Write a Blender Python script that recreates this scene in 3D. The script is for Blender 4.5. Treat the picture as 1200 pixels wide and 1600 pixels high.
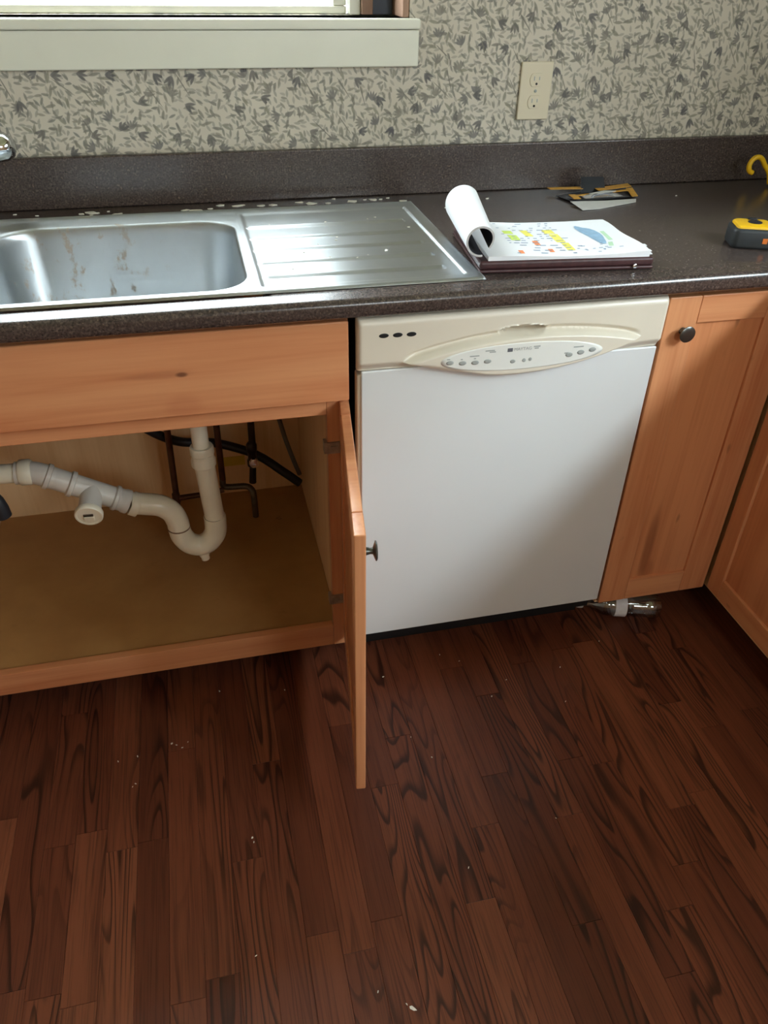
import bpy, bmesh, math, random
from mathutils import Vector, Matrix, noise
random.seed(7)
PI = math.pi
for o in list(bpy.data.objects): bpy.data.objects.remove(o)
SC = bpy.context.scene
COL = SC.collection

# ------------------------------------------------------------------ camera
CAM_POS = Vector((-0.2504, -1.2716, 1.3803))
YAW, PITCH, ROLL, FPX = -13.6924, -35.8645, 1.0627, 1212.53
def cam_axes():
    a, b, c = math.radians(YAW), math.radians(PITCH), math.radians(ROLL)
    f = Vector((-math.sin(a)*math.cos(b), math.cos(a)*math.cos(b), math.sin(b)))
    r = Vector((math.cos(a), math.sin(a), 0)); u = r.cross(f)
    return r*math.cos(c)+u*math.sin(c), -r*math.sin(c)+u*math.cos(c), f
r_, u_, f_ = cam_axes()
cd = bpy.data.cameras.new('camera'); cam = bpy.data.objects.new('camera', cd); COL.objects.link(cam)
cd.sensor_fit = 'VERTICAL'; cd.sensor_height = 36; cd.lens = FPX/1600*36; cd.clip_start = .02
cam.matrix_world = Matrix(((r_.x, u_.x, -f_.x, CAM_POS.x), (r_.y, u_.y, -f_.y, CAM_POS.y), (r_.z, u_.z, -f_.z, CAM_POS.z), (0, 0, 0, 1)))
SC.camera = cam

# ------------------------------------------------------------------ sky, window portals, exposure
W = bpy.data.worlds.new('overcast_sky'); SC.world = W; W.use_nodes = True
bg = W.node_tree.nodes['Background']; bg.inputs['Color'].default_value = (0.87, 0.94, 1.0, 1); bg.inputs['Strength'].default_value = 20.0
def portal(name, loc, rot, sx, sy):
    l = bpy.data.lights.new(name, 'AREA'); l.shape = 'RECTANGLE'; l.size = sx; l.size_y = sy; l.cycles.is_portal = True
    o = bpy.data.objects.new(name, l); o.location = loc; o.rotation_euler = rot; COL.objects.link(o)
# window openings: sink window in the back wall, side window in the right wall
W1 = (-0.85, 0.243, 1.266, 2.16)       # x0 x1 z0 z1
W2 = (-2.35, -0.60, 1.52, 2.10)        # y0 y1 z0 z1
W3 = (0.32, 0.92, 1.42, 2.06)          # x0 x1 z0 z1, in the wall behind the camera
portal('portal_sink_window', ((W1[0]+W1[1])/2, .80, (W1[2]+W1[3])/2), (-PI/2, 0, 0), W1[1]-W1[0], W1[3]-W1[2])
portal('portal_side_window', (1.72, (W2[0]+W2[1])/2, (W2[2]+W2[3])/2), (0, PI/2, 0), W2[3]-W2[2], W2[1]-W2[0])
portal('portal_front_window', ((W3[0]+W3[1])/2, -2.89, (W3[2]+W3[3])/2), (PI/2, 0, 0), W3[1]-W3[0], W3[3]-W3[2])
# hazy sun from the right, behind the camera; it reaches the room through the side window
sd = bpy.data.lights.new('hazy_sun', 'SUN'); sd.energy = 3.1; sd.angle = math.radians(16); sd.color = (.78, .90, 1.0)
so = bpy.data.objects.new('hazy_sun', sd); COL.objects.link(so); so.location = (4, -5, 4)
so.rotation_euler = Vector((1.0, -1.3, 1.0)).to_track_quat('Z', 'Y').to_euler()
vs = SC.view_settings; vs.view_transform = 'Standard'; vs.look = 'None'; vs.gamma = 1; vs.use_curve_mapping = False
vs.exposure = .10

# ------------------------------------------------------------------ helpers
def lin(c):
    return tuple(((v/255)/12.92 if v/255 <= .04045 else ((v/255+.055)/1.055)**2.4) for v in c)
class NT:
    def __init__(s, name):
        s.m = bpy.data.materials.new(name); s.m.use_nodes = True; s.t = s.m.node_tree
        s.b = s.t.nodes['Principled BSDF']
    def n(s, typ, **kw):
        nd = s.t.nodes.new(typ)
        for k, v in kw.items(): setattr(nd, k, v)
        return nd
    def put(s, sock, v):
        if isinstance(v, bpy.types.NodeSocket): s.t.links.new(v, sock)
        elif v is not None: sock.default_value = v
    def math(s, op, a, b=None, c=None, clamp=False):
        nd = s.n('ShaderNodeMath', operation=op, use_clamp=clamp); s.put(nd.inputs[0], a)
        if b is not None: s.put(nd.inputs[1], b)
        if c is not None: s.put(nd.inputs[2], c)
        return nd.outputs[0]
    def vmath(s, op, a, b=None):
        nd = s.n('ShaderNodeVectorMath', operation=op); s.put(nd.inputs[0], a)
        if b is not None: s.put(nd.inputs[1], b)
        return nd.outputs[0]
    def noise(s, vec, scale, detail=2, rough=.5, dist=0):
        nd = s.n('ShaderNodeTexNoise'); s.put(nd.inputs['Vector'], vec); nd.inputs['Scale'].default_value = scale
        nd.inputs['Detail'].default_value = detail; nd.inputs['Roughness'].default_value = rough; nd.inputs['Distortion'].default_value = dist
        return nd.outputs['Fac']
    def ramp(s, fac, stops, interp='LINEAR'):
        nd = s.n('ShaderNodeValToRGB'); s.put(nd.inputs['Fac'], fac); cr = nd.color_ramp; cr.interpolation = interp
        while len(cr.elements) < len(stops): cr.elements.new(.5)
        for e, (p, c) in zip(cr.elements, stops):
            e.position = p; e.color = (*c, 1) if len(c) == 3 else c
        return nd.outputs['Color']
    def mix(s, fac, a, b, mode='MIX'):
        nd = s.n('ShaderNodeMix', data_type='RGBA', blend_type=mode)
        s.put(nd.inputs['Factor'], fac)
        s.put(nd.inputs[6], (*a, 1) if isinstance(a, tuple) else a); s.put(nd.inputs[7], (*b, 1) if isinstance(b, tuple) else b)
        return nd.outputs[2]
    def sstep(s, v, lo, hi):
        nd = s.n('ShaderNodeMapRange', interpolation_type='SMOOTHSTEP'); s.put(nd.inputs['Value'], v)
        nd.inputs['From Min'].default_value = lo; nd.inputs['From Max'].default_value = hi
        return nd.outputs['Result']
    def pos(s): return s.n('ShaderNodeNewGeometry').outputs['Position']
    def obj(s): return s.n('ShaderNodeTexCoord').outputs['Object']
    def rnd(s): return s.n('ShaderNodeObjectInfo').outputs['Random']
    def scale(s, v, sc): return s.vmath('MULTIPLY', v, sc)
    def bump(s, h, strength=.2, dist=.002):
        nd = s.n('ShaderNodeBump'); nd.inputs['Strength'].default_value = strength; nd.inputs['Distance'].default_value = dist
        s.put(nd.inputs['Height'], h); s.put(s.b.inputs['Normal'], nd.outputs['Normal'])
    def set(s, **kw):
        for k, v in kw.items():
            k = k.replace('_', ' ')
            if isinstance(v, tuple) and len(v) == 3: v = (*v, 1)
            s.put(s.b.inputs[k], v)
        return s.m
def plain(name, rgb, rough=.5, metal=0, var=.06, vscale=30, **kw):
    """a single-colour material with a little procedural mottling"""
    t = NT(name); c = lin(rgb); n = t.noise(t.obj(), vscale, 3)
    col = t.ramp(n, [(.3, tuple(max(0, v*(1-var)) for v in c)), (.7, tuple(min(1, v*(1+var)) for v in c))])
    t.set(Base_Color=col, Roughness=rough, Metallic=metal, **kw)
    return t.m

def mesh_obj(name, verts, faces, mat, parent=None, smooth=False, bevel=0, seg=2, autosmooth=True, mats=None, fmat=None):
    """verts are world coordinates; the origin goes to the bottom centre of the mesh"""
    xs = [v[0] for v in verts]; ys = [v[1] for v in verts]; zs = [v[2] for v in verts]
    c = Vector(((min(xs)+max(xs))/2, (min(ys)+max(ys))/2, min(zs)))
    me = bpy.data.meshes.new(name); me.from_pydata([Vector(v)-c for v in verts], [], faces)
    me.update()
    bm = bmesh.new(); bm.from_mesh(me); bmesh.ops.recalc_face_normals(bm, faces=bm.faces); bm.to_mesh(me); bm.free()
    me.materials.append(mat)
    if mats:
        for m in mats: me.materials.append(m)
        for p, i in zip(me.polygons, fmat): p.material_index = i
    if smooth:
        for p in me.polygons: p.use_smooth = True
    o = bpy.data.objects.new(name, me); COL.objects.link(o)
    base = WORLD.get(parent.name, Vector()) if parent else Vector()
    o.location = c - base; WORLD[o.name] = c
    if parent: o.parent = parent
    if bevel:
        b = o.modifiers.new('bevel', 'BEVEL'); b.width = bevel; b.segments = seg; b.limit_method = 'ANGLE'; b.angle_limit = math.radians(35); b.harden_normals = False
        if seg > 1:
            for p in me.polygons: p.use_smooth = True
            o.modifiers.new('wn', 'WEIGHTED_NORMAL')
    return o
WORLD = {}
def empty(name, loc):
    o = bpy.data.objects.new(name, None); o.location = loc; o.empty_display_size = .05; COL.objects.link(o); WORLD[o.name] = Vector(loc); return o
def tag(o, label, cat, group=None):
    o['label'] = label; o['category'] = cat
    if group: o['group'] = group
    return o
def struct(o, label=None, cat=None):
    o['kind'] = 'structure'
    if label: o['label'] = label
    if cat: o['category'] = cat
    return o
def boxv(x0, x1, y0, y1, z0, z1):
    v = [(x0, y0, z0), (x1, y0, z0), (x1, y1, z0), (x0, y1, z0), (x0, y0, z1), (x1, y0, z1), (x1, y1, z1), (x0, y1, z1)]
    f = [(0, 3, 2, 1), (4, 5, 6, 7), (0, 1, 5, 4), (1, 2, 6, 5), (2, 3, 7, 6), (3, 0, 4, 7)]
    return v, f
def box(name, x0, x1, y0, y1, z0, z1, mat, parent=None, bevel=0, seg=2):
    return mesh_obj(name, *boxv(x0, x1, y0, y1, z0, z1), mat, parent, bevel=bevel, seg=seg)
def join(parts):
    V, F = [], []
    for v, f in parts:
        n = len(V); V += list(v); F += [tuple(i+n for i in q) for q in f]
    return V, F
def xf(vf, M):
    return [tuple(M @ Vector(v)) for v in vf[0]], vf[1]
def smooth_path(pts, sub=8):
    pts = [Vector(p) for p in pts]; out = []
    P = [pts[0]*2-pts[1]] + pts + [pts[-1]*2-pts[-2]]
    for i in range(1, len(P)-2):
        a, b, c, d = P[i-1], P[i], P[i+1], P[i+2]
        for k in range(sub):
            t = k/sub
            out.append(.5*((2*b)+(c-a)*t+(2*a-5*b+4*c-d)*t*t+(3*b-a-3*c+d)*t**3))
    return out+[pts[-1]]
def tubev(pts, rad, n=16, cap=True):
    pts = [Vector(p) for p in pts]; m = len(pts)
    rad = rad if isinstance(rad, (list, tuple)) else [rad]*m
    tan = [(pts[min(i+1, m-1)]-pts[max(i-1, 0)]).normalized() for i in range(m)]
    a = tan[0].orthogonal().normalized(); V, F = [], []
    for i in range(m):
        a = (a-tan[i]*a.dot(tan[i])).normalized(); b = tan[i].cross(a)
        for k in range(n):
            t = 2*PI*k/n; V.append(tuple(pts[i]+(a*math.cos(t)+b*math.sin(t))*rad[i]))
    for i in range(m-1):
        for k in range(n):
            F.append((i*n+k, i*n+(k+1) % n, (i+1)*n+(k+1) % n, (i+1)*n+k))
    if cap: F += [tuple(range(n))[::-1], tuple((m-1)*n+k for k in range(n))]
    return V, F
def tube(name, pts, rad, mat, parent=None, n=16, sub=0, cap=True):
    p = smooth_path(pts, sub) if sub else pts
    o = mesh_obj(name, *tubev(p, rad, n, cap), mat, parent, smooth=True)
    return sharp(o)
def sharp(o, ang=40):
    o.data.set_sharp_from_angle(angle=math.radians(ang)); return o
def lathev(prof, org, axis, n=24):
    """profile of (radius, distance along axis); closed with caps"""
    axis = Vector(axis).normalized(); org = Vector(org)
    a = axis.orthogonal().normalized(); b = axis.cross(a); V, F = [], []
    for (r, h) in prof:
        for k in range(n):
            t = 2*PI*k/n; V.append(tuple(org+axis*h+(a*math.cos(t)+b*math.sin(t))*max(r, 1e-5)))
    m = len(prof)
    for i in range(m-1):
        for k in range(n): F.append((i*n+k, i*n+(k+1) % n, (i+1)*n+(k+1) % n, (i+1)*n+k))
    F += [tuple(range(n))[::-1], tuple((m-1)*n+k for k in range(n))]
    return V, F
def lathe(name, prof, org, axis, mat, parent=None, n=24):
    return sharp(mesh_obj(name, *lathev(prof, org, axis, n), mat, parent, smooth=True))
def prismv(pts2, fn0, fn1):
    """polygon pts2 lifted to two 3D outlines by fn0 and fn1"""
    n = len(pts2); V = [fn0(*p) for p in pts2]+[fn1(*p) for p in pts2]
    F = [tuple(range(n))[::-1], tuple(range(n, 2*n))]+[(i, (i+1) % n, n+(i+1) % n, n+i) for i in range(n)]
    return V, F
def grid(fn, nu, nv):
    V = [fn(i/nu, j/nv) for j in range(nv+1) for i in range(nu+1)]
    F = [(j*(nu+1)+i, j*(nu+1)+i+1, (j+1)*(nu+1)+i+1, (j+1)*(nu+1)+i) for j in range(nv) for i in range(nu)]
    return V, F
def sst(t): t = max(0, min(1, t)); return t*t*(3-2*t)

# ------------------------------------------------------------------ materials
def mat_wood(name, light, dark, axis, knots=True, rough=.29, spots=()):
    """maple: fine streaks along `axis` (0 x, 1 y, 2 z)"""
    t = NT(name); p = t.vmath('ADD', t.pos(), t.n('ShaderNodeCombineXYZ').outputs[0])
    off = t.math('MULTIPLY', t.rnd(), 17.0); cmb = t.n('ShaderNodeCombineXYZ')
    for k in range(3): t.put(cmb.inputs[k], off)
    p = t.vmath('ADD', t.pos(), cmb.outputs[0])
    s1 = [34, 34, 34]; s1[axis] = 1.6; s2 = [150, 150, 150]; s2[axis] = 5; s3 = [9, 9, 9]; s3[axis] = 1.1
    a = t.noise(t.scale(p, tuple(s1)), 1, 3, .55, .6); b = t.noise(t.scale(p, tuple(s2)), 1, 2); c = t.noise(t.scale(p, tuple(s3)), 1, 2)
    f = t.math('ADD', t.math('MULTIPLY', a, .45), t.math('ADD', t.math('MULTIPLY', b, .18), t.math('MULTIPLY', c, .42)))
    L, D = lin(light), lin(dark); mid = tuple((x*.6+y*.4) for x, y in zip(L, D))
    col = t.ramp(f, [(.38, D), (.50, mid), (.62, L)])
    if knots:
        s4 = [26, 26, 26]; s4[axis] = 9
        k = t.sstep(t.noise(t.scale(p, tuple(s4)), 1, 1), .74, .80)
        col = t.mix(t.math('MULTIPLY', k, .55), col, tuple(v*.35 for v in D))
    for (c, sc_, s, tone) in spots:                      # single knots and mineral streaks of the timber
        w = t.vmath('ADD', t.vmath('MULTIPLY', t.vmath('SUBTRACT', t.pos(), c), sc_), t.scale(t.n('ShaderNodeTexNoise').outputs['Color'], (.4, .4, .4)))
        ln = t.n('ShaderNodeVectorMath', operation='LENGTH'); t.put(ln.inputs[0], w)
        col = t.mix(t.math('MULTIPLY', t.sstep(ln.outputs['Value'], 1.3, .5), s), col, lin(tone))
    t.set(Base_Color=col, Roughness=rough, Specular_IOR_Level=.4)
    t.bump(b, .05, .001)
    return t.m
FRONT_X = mat_wood('maple_drawer_front', (218, 153, 108), (198, 125, 84), 0, False, spots=(((-.302, -.0205, .792), (95, 0, 210), .8, (86, 52, 40)), ((-.33, -.0205, .795), (17, 0, 120), .3, (150, 90, 64)), ((-.30, -.0205, .735), (30, 0, 40), .25, (170, 92, 66))))
MAPLE_X = mat_wood('maple_grain_sideways', (218, 153, 108), (194, 119, 78), 0)
MAPLE_Z = mat_wood('maple_grain_upright', (218, 153, 108), (190, 115, 74), 2)
MAPLE_Y = mat_wood('maple_grain_deep', (216, 151, 106), (196, 122, 80), 1)
PANEL_Z = mat_wood('maple_door_panel', (212, 143, 98), (180, 106, 67), 2, True, .29, (((.705, -.02, .27), (75, 0, 9), .55, (122, 66, 42)), ((.72, -.02, .18), (60, 0, 30), .3, (122, 66, 42))))
PLYBOX = mat_wood('cabinet_box_board', (236, 200, 154), (220, 178, 130), 2, False, .55)

def mat_cabfloor():
    t = NT('stained_cabinet_bottom'); p = t.pos()
    n = t.noise(p, 5, 4, .6); col = t.ramp(n, [(.3, lin((166, 122, 74))), (.7, lin((190, 146, 92)))])
    st = t.sstep(t.noise(t.scale(p, (14, 22, 1)), 1, 4, .65), .62, .74)
    d = t.n('ShaderNodeVectorMath', operation='DISTANCE'); t.put(d.inputs[0], p); d.inputs[1].default_value = (-.12, .47, .125)
    zone = t.sstep(d.outputs['Value'], .18, .03)
    col = t.mix(t.math('MULTIPLY', st, t.math('ADD', .12, t.math('MULTIPLY', zone, .8)), clamp=True), col, lin((58, 36, 24)))
    t.set(Base_Color=col, Roughness=.5); return t.m
CABFLOOR = mat_cabfloor()

def mat_floor():
    t = NT('dark_red_oak_strip'); r = t.rnd(); p = t.pos()
    cmb = t.n('ShaderNodeCombineXYZ'); t.put(cmb.inputs[0], t.math('MULTIPLY', r, 31.0)); t.put(cmb.inputs[1], t.math('MULTIPLY', r, 57.0)); t.put(cmb.inputs[2], t.math('MULTIPLY', r, 11.0))
    q = t.vmath('ADD', p, cmb.outputs[0])
    c = t.noise(t.scale(q, (13, 1.5, 1)), 1, 1.2, .45, .35)
    ring = t.math('FRACT', t.math('MULTIPLY', c, 17.0))
    ln = t.math('MULTIPLY', t.sstep(ring, .50, .86), t.sstep(ring, 1.0, .90))
    amt = t.sstep(t.noise(t.scale(q, (7, .9, 1)), 1, 1), .42, .60)
    fine = t.noise(t.scale(q, (330, 7, 1)), 1, 2, .6); med = t.noise(t.scale(q, (60, 2.2, 1)), 1, 3)
    base = t.ramp(r, [(0, lin((94, 49, 33))), (.35, lin((106, 57, 39))), (.7, lin((116, 64, 43))), (1, lin((130, 76, 52)))])
    base = t.mix(t.math('MULTIPLY', t.sstep(med, .40, .75), .40), base, lin((70, 33, 22)))
    base = t.mix(t.math('MULTIPLY', t.sstep(fine, .48, .68), .38), base, lin((38, 17, 12)))
    base = t.mix(t.math('MULTIPLY', t.math('MULTIPLY', ln, amt), .80), base, lin((36, 17, 12)))
    scuff = t.noise(p, 9, 4, .65)
    t.set(Base_Color=base, Roughness=t.math('ADD', .30, t.math('MULTIPLY', scuff, .16)), Specular_IOR_Level=.35)
    t.bump(t.math('SUBTRACT', fine, t.math('MULTIPLY', ln, .6)), .12, .001)
    return t.m
OAK = mat_floor()

def mat_wallpaper(name, horiz):
    """cream paper with grey-green sprigs; horiz = which world axis runs along the wall"""
    t = NT(name); sep = t.n('ShaderNodeSeparateXYZ'); t.put(sep.inputs[0], t.pos())
    uv = t.n('ShaderNodeCombineXYZ'); t.put(uv.inputs[0], sep.outputs[horiz]); t.put(uv.inputs[1], sep.outputs[2])
    uv = uv.outputs[0]
    def leaf(scale, off, a, b, bias, spread, gate, n=1, fan=0.0):
        v = t.n('ShaderNodeTexVoronoi', voronoi_dimensions='2D'); p = t.vmath('ADD', uv, (off, off*.7, 0)); t.put(v.inputs['Vector'], p)
        v.inputs['Scale'].default_value = scale; v.inputs['Randomness'].default_value = .85
        loc = t.vmath('SUBTRACT', p, v.outputs['Position'])
        s2 = t.n('ShaderNodeSeparateXYZ'); t.put(s2.inputs[0], loc)
        rc = t.n('ShaderNodeSeparateColor'); t.put(rc.inputs[0], v.outputs['Color'])
        m = None
        for k in range(n):
            ang = t.math('ADD', t.math('MULTIPLY', t.math('SUBTRACT', rc.outputs[0], .5), spread), bias+(k-(n-1)/2)*fan)
            ca, sa = t.math('COSINE', ang), t.math('SINE', ang)
            lx = t.math('ADD', t.math('MULTIPLY', s2.outputs[0], ca), t.math('MULTIPLY', s2.outputs[1], sa))
            if n > 1: lx = t.math('SUBTRACT', lx, a*1.0)
            ly = t.math('SUBTRACT', t.math('MULTIPLY', s2.outputs[1], ca), t.math('MULTIPLY', s2.outputs[0], sa))
            u = t.math('DIVIDE', lx, a)
            w = t.math('MULTIPLY', t.math('SUBTRACT', 1.0, t.math('MULTIPLY', u, u)), b)
            d = t.math('SUBTRACT', w, t.math('ABSOLUTE', ly))
            mk = t.sstep(d, -b*.25, b*.45)
            m = mk if m is None else t.math('MAXIMUM', m, mk)
        g = t.math('GREATER_THAN', rc.outputs[1], gate)
        return t.math('MULTIPLY', m, g), rc.outputs[2]
    n0 = t.noise(uv, 6, 3); col = t.ramp(n0, [(.3, lin((198, 189, 172))), (.7, lin((209, 200, 184)))])
    def lay(col, L, c1, c2, s):
        m, r = L; c = t.mix(r, lin(c1), lin(c2)); return t.mix(t.math('MULTIPLY', m, s), col, c)
    col = lay(col, leaf(74, 0.0, .0085, .0030, -.7, 2.8, .10), (148, 145, 134), (168, 160, 148), .75)
    col = lay(col, leaf(62, 3.3, .0092, .0028, -.8, 2.6, .25), (120, 120, 112), (148, 141, 126), .8)
    col = lay(col, leaf(42, 7.1, .0130, .0034, -.8, 2.2, .45), (122, 118, 110), (142, 138, 120), .8)
    col = lay(col, leaf(21, 1.7, .0105, .0027, 2.3, 2.6, .35, 5, .38), (114, 112, 110), (136, 131, 120), .85)
    col = lay(col, leaf(19, 5.9, .0120, .0034, -.8, 3.4, .45, 3, .45), (88, 86, 90), (112, 108, 102), .85)
    col = lay(col, leaf(15, 9.2, .0300, .0014, -1.0, .7, .30), (116, 112, 104), (134, 130, 116), .8)
    t.set(Base_Color=col, Roughness=.75, Specular_IOR_Level=.2)
    return t.m
PAPER = mat_wallpaper('sprig_wallpaper', 0); PAPER_SIDE = mat_wallpaper('sprig_wallpaper_side', 1)

def mat_counter():
    t = NT('dark_brown_speckled_laminate'); p = t.pos()
    a = t.noise(p, 260, 2, .6); b = t.noise(p, 130, 3, .6); c = t.noise(p, 4, 2)
    col = t.ramp(a, [(.30, lin((42, 37, 36))), (.5, lin((74, 63, 59))), (.66, lin((104, 90, 83)))])
    col = t.mix(t.math('MULTIPLY', t.sstep(b, .45, .62), .6), col, lin((56, 45, 42)))
    col = t.mix(t.math('MULTIPLY', t.sstep(b, .62, .72), .35), col, lin((150, 128, 112)))
    t.set(Base_Color=col, Roughness=t.math('ADD', .22, t.math('MULTIPLY', t.noise(p, 6, 2, .5), .06)), Specular_IOR_Level=.7)
    t.bump(a, .03, .0005); return t.m
COUNTER = mat_counter()

def mat_steel(dirty=False):
    t = NT('brushed_stainless_'+('stained' if dirty else 'clean')); p = t.pos()
    br = t.noise(t.scale(p, (3, 160, 160)), 1, 3, .6); bl = t.noise(p, 7, 4, .6)
    col = t.mix(bl, lin((176, 182, 186)), lin((204, 208, 210)))
    rough = t.math('ADD', .30, t.math('MULTIPLY', br, .16)); metal = 1.0
    if dirty:
        sp = t.sstep(t.noise(t.scale(p, (34, 34, 20)), 1, 4, .7), .56, .68)
        d = t.n('ShaderNodeVectorMath', operation='DISTANCE'); t.put(d.inputs[0], p); d.inputs[1].default_value = (-.50, .42, .84)
        near = t.sstep(d.outputs['Value'], .22, .06)
        k = t.math('MULTIPLY', sp, t.math('ADD', .06, near), clamp=True)
        col = t.mix(t.math('MULTIPLY', k, .5), col, lin((176, 140, 98)))
        rough = t.math('ADD', rough, t.math('MULTIPLY', k, .3)); metal = t.math('SUBTRACT', 1.0, t.math('MULTIPLY', k, .8))
    tg = t.n('ShaderNodeCombineXYZ'); tg.inputs[1].default_value = 1.0
    t.set(Base_Color=col, Roughness=rough, Metallic=metal, Anisotropic=.85); t.put(t.b.inputs['Tangent'], tg.outputs[0])
    return t.m
STEEL, STEEL_D = mat_steel(), mat_steel(True)
CHROME = plain('polished_chrome', (215, 218, 222), .08, 1, .02)
DARKMETAL = plain('dark_bronze_metal', (58, 52, 48), .32, .9, .15)
KNOBMET = plain('black_nickel_knob', (104, 108, 106), .30, .9, .1)
HINGEMET = plain('tarnished_hinge_steel', (176, 164, 148), .42, .6, .2, 60)
COPPER = plain('aged_copper', (98, 70, 58), .42, .8, .25, 40)
BRASSGREY = plain('grey_valve_metal', (110, 106, 98), .35, .9, .2, 60)
RUBBER = plain('black_rubber', (26, 28, 34), .5, 0, .15)
BRAID = plain('grey_cable_jacket', (104, 100, 96), .5, .2, .1)
PVC = plain('off_white_plumbing_plastic', (236, 228, 206), .3, 0, .05, 20)
PVC2 = plain('greyish_plumbing_plastic', (206, 200, 190), .35, 0, .06, 20)
GRIME = plain('brown_joint_grime', (120, 92, 66), .7, 0, .2, 50)
WHITEPAINT = plain('warm_white_paint', (224, 222, 206), .45, 0, .03, 8)
DWWHITE = plain('white_enamel_panel', (216, 218, 218), .30, 0, .012, 6)
BISQUE = plain('bisque_plastic', (220, 211, 194), .36, 0, .02, 10)
MEMBRANE = plain('pale_control_membrane', (226, 226, 220), .4, 0, .01, 10)
PRINTGREY = plain('grey_print', (160, 164, 160), .5, 0, .05)
PRINTDARK = plain('dark_grey_print', (96, 98, 104), .5, 0, .05)
BLACK = plain('matte_black', (14, 14, 15), .6, 0, .1)
OUTLET = plain('almond_plastic', (214, 202, 176), .4, 0, .02, 10)
LEATHER = plain('burgundy_leather', (70, 42, 44), .42, 0, .22, 90)
PAGE = plain('white_paper', (238, 240, 244), .65, 0, .015, 12)
PAGEGREY = plain('paper_edge', (196, 194, 194), .7, 0, .08, 120)
CHIP = plain('white_paint_flake', (236, 232, 222), .7, 0, .08, 80)
YELLOW = plain('safety_yellow_plastic', (240, 188, 24), .38, 0, .05)
TAPEGREY = plain('charcoal_rubber_shell', (44, 47, 49), .55, 0, .12, 60)
ORANGE = plain('orange_sticker', (226, 120, 44), .5, 0, .05)
CARDWHITE = plain('grey_white_card', (190, 188, 184), .6, 0, .05)
ROLLINNER = plain('dark_grey_roll_inside', (58, 58, 66), .6, 0, .08)  # dark grey colour on the inner face of the rolled pages
CARDBLACK = plain('navy_black_card', (26, 28, 36), .4, 0, .15)
CARDYELLOW = plain('ochre_yellow_card', (196, 144, 54), .5, 0, .15, 60)
TAN = plain('bare_tan_timber', (150, 116, 94), .6, 0, .1, 40)
TRACK = plain('slate_blue_vinyl_track', (78, 88, 104), .5, 0, .06)
CEIL = plain('ceiling_white', (222, 208, 186), .8, 0, .02, 4)
FRONTWALL = plain('tan_wall_paint', (196, 160, 124), .8, 0, .03, 4)
GROUND = plain('lawn', (96, 112, 78), .9, 0, .3, 2)
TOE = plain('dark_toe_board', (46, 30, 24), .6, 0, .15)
def mat_glass(name, tint, gl):
    t = NT(name); t.t.nodes.remove(t.b); out = t.t.nodes['Material Output']
    tr = t.n('ShaderNodeBsdfTransparent'); tr.inputs[0].default_value = (*tint, 1)
    g = t.n('ShaderNodeBsdfGlossy'); g.inputs['Roughness'].default_value = .03
    fr = t.n('ShaderNodeValue'); fr.outputs[0].default_value = gl
    mx = t.n('ShaderNodeMixShader'); t.put(mx.inputs[0], fr.outputs[0]); t.put(mx.inputs[1], tr.outputs[0]); t.put(mx.inputs[2], g.outputs[0])
    t.put(out.inputs['Surface'], mx.outputs[0]); return t.m
GLASS = mat_glass('window_glass', (.95, .97, .96), .04)
PET = mat_glass('clear_bottle_plastic', (.86, .87, .87), .22)
FILM = plain('clear_blister_plastic', (225, 228, 232), .15, 0, .02, Transmission_Weight=.85, IOR=1.2)

# ------------------------------------------------------------------ room shell
XL, XR, YB, YF, H = -1.55, 1.53, .608, -2.7, 2.44
ZC, ZB = .915, .876                       # counter top and underside
def wall_with_hole(name, mat, horiz, at, thick, lo, hi, hole):
    a0, a1, z0, z1 = hole; parts = []
    for (p0, p1, q0, q1) in ((lo, a0, 0, H), (a1, hi, 0, H), (a0, a1, 0, z0), (a0, a1, z1, H)):
        parts.append(boxv(p0, p1, at, at+thick, q0, q1) if horiz == 0 else boxv(at, at+thick, p0, p1, q0, q1))
    return struct(mesh_obj(name, *join(parts), mat))
wall_with_hole('wall_back', PAPER, 0, YB, .15, XL-.15, XR+.15, W1)
wall_with_hole('wall_right', PAPER_SIDE, 1, XR, .15, YF, YB, W2)
struct(box('wall_left', XL-.15, XL, YF, YB, 0, H, PAPER_SIDE))
wall_with_hole('wall_front', FRONTWALL, 0, YF-.15, .15, XL-.15, XR+.15, W3)
struct(box('ceiling', XL-.15, XR+.15, YF-.15, YB+.15, H, H+.1, CEIL))
floor = struct(box('floor', XL-.15, XR+.15, YF-.15, YB+.15, -.06, -.003, OAK))
# outdoors
struct(box('ground', -30, 30, -30, 30, -.9, -.8, GROUND))
# strip floor: every board its own piece
bw = .0572; unit = None; k = 0
x = -1.30
while x < .93:
    y = .13 + random.uniform(-.1, .0)*0; first = True
    while y > -2.1:
        L = random.uniform(.25, .95)
        if first: L = random.uniform(.15, .8); first = False
        y0 = max(y-L, -2.4)
        if unit is None:
            V, F = boxv(-.5, .5, -.5, .5, 0, 1); e = .008
            V = [(-.5, -.5, 0), (.5, -.5, 0), (.5, .5, 0), (-.5, .5, 0), (-.5, -.5, .8), (.5, -.5, .8), (.5, .5, .8), (-.5, .5, .8)] + [(-.5+e, -.5+e*.1, 1), (.5-e, -.5+e*.1, 1), (.5-e, .5-e*.1, 1), (-.5+e, .5-e*.1, 1)]
            F = [(0, 1, 5, 4), (1, 2, 6, 5), (2, 3, 7, 6), (3, 0, 4, 7), (4, 5, 9, 8), (5, 6, 10, 9), (6, 7, 11, 10), (7, 4, 8, 11), (8, 9, 10, 11)]
            unit = bpy.data.meshes.new('floor_board'); unit.from_pydata(V, [], F); unit.materials.append(OAK)
        o = bpy.data.objects.new('floor_board', unit); COL.objects.link(o)
        o.scale = (bw-.0003, (y-y0)-.0004, .003+random.uniform(0, .0002)); o.parent = floor
        o.location = Vector((x+bw/2, (y+y0)/2, -.003))-WORLD['floor']
        y = y0; k += 1
    x += bw

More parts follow.
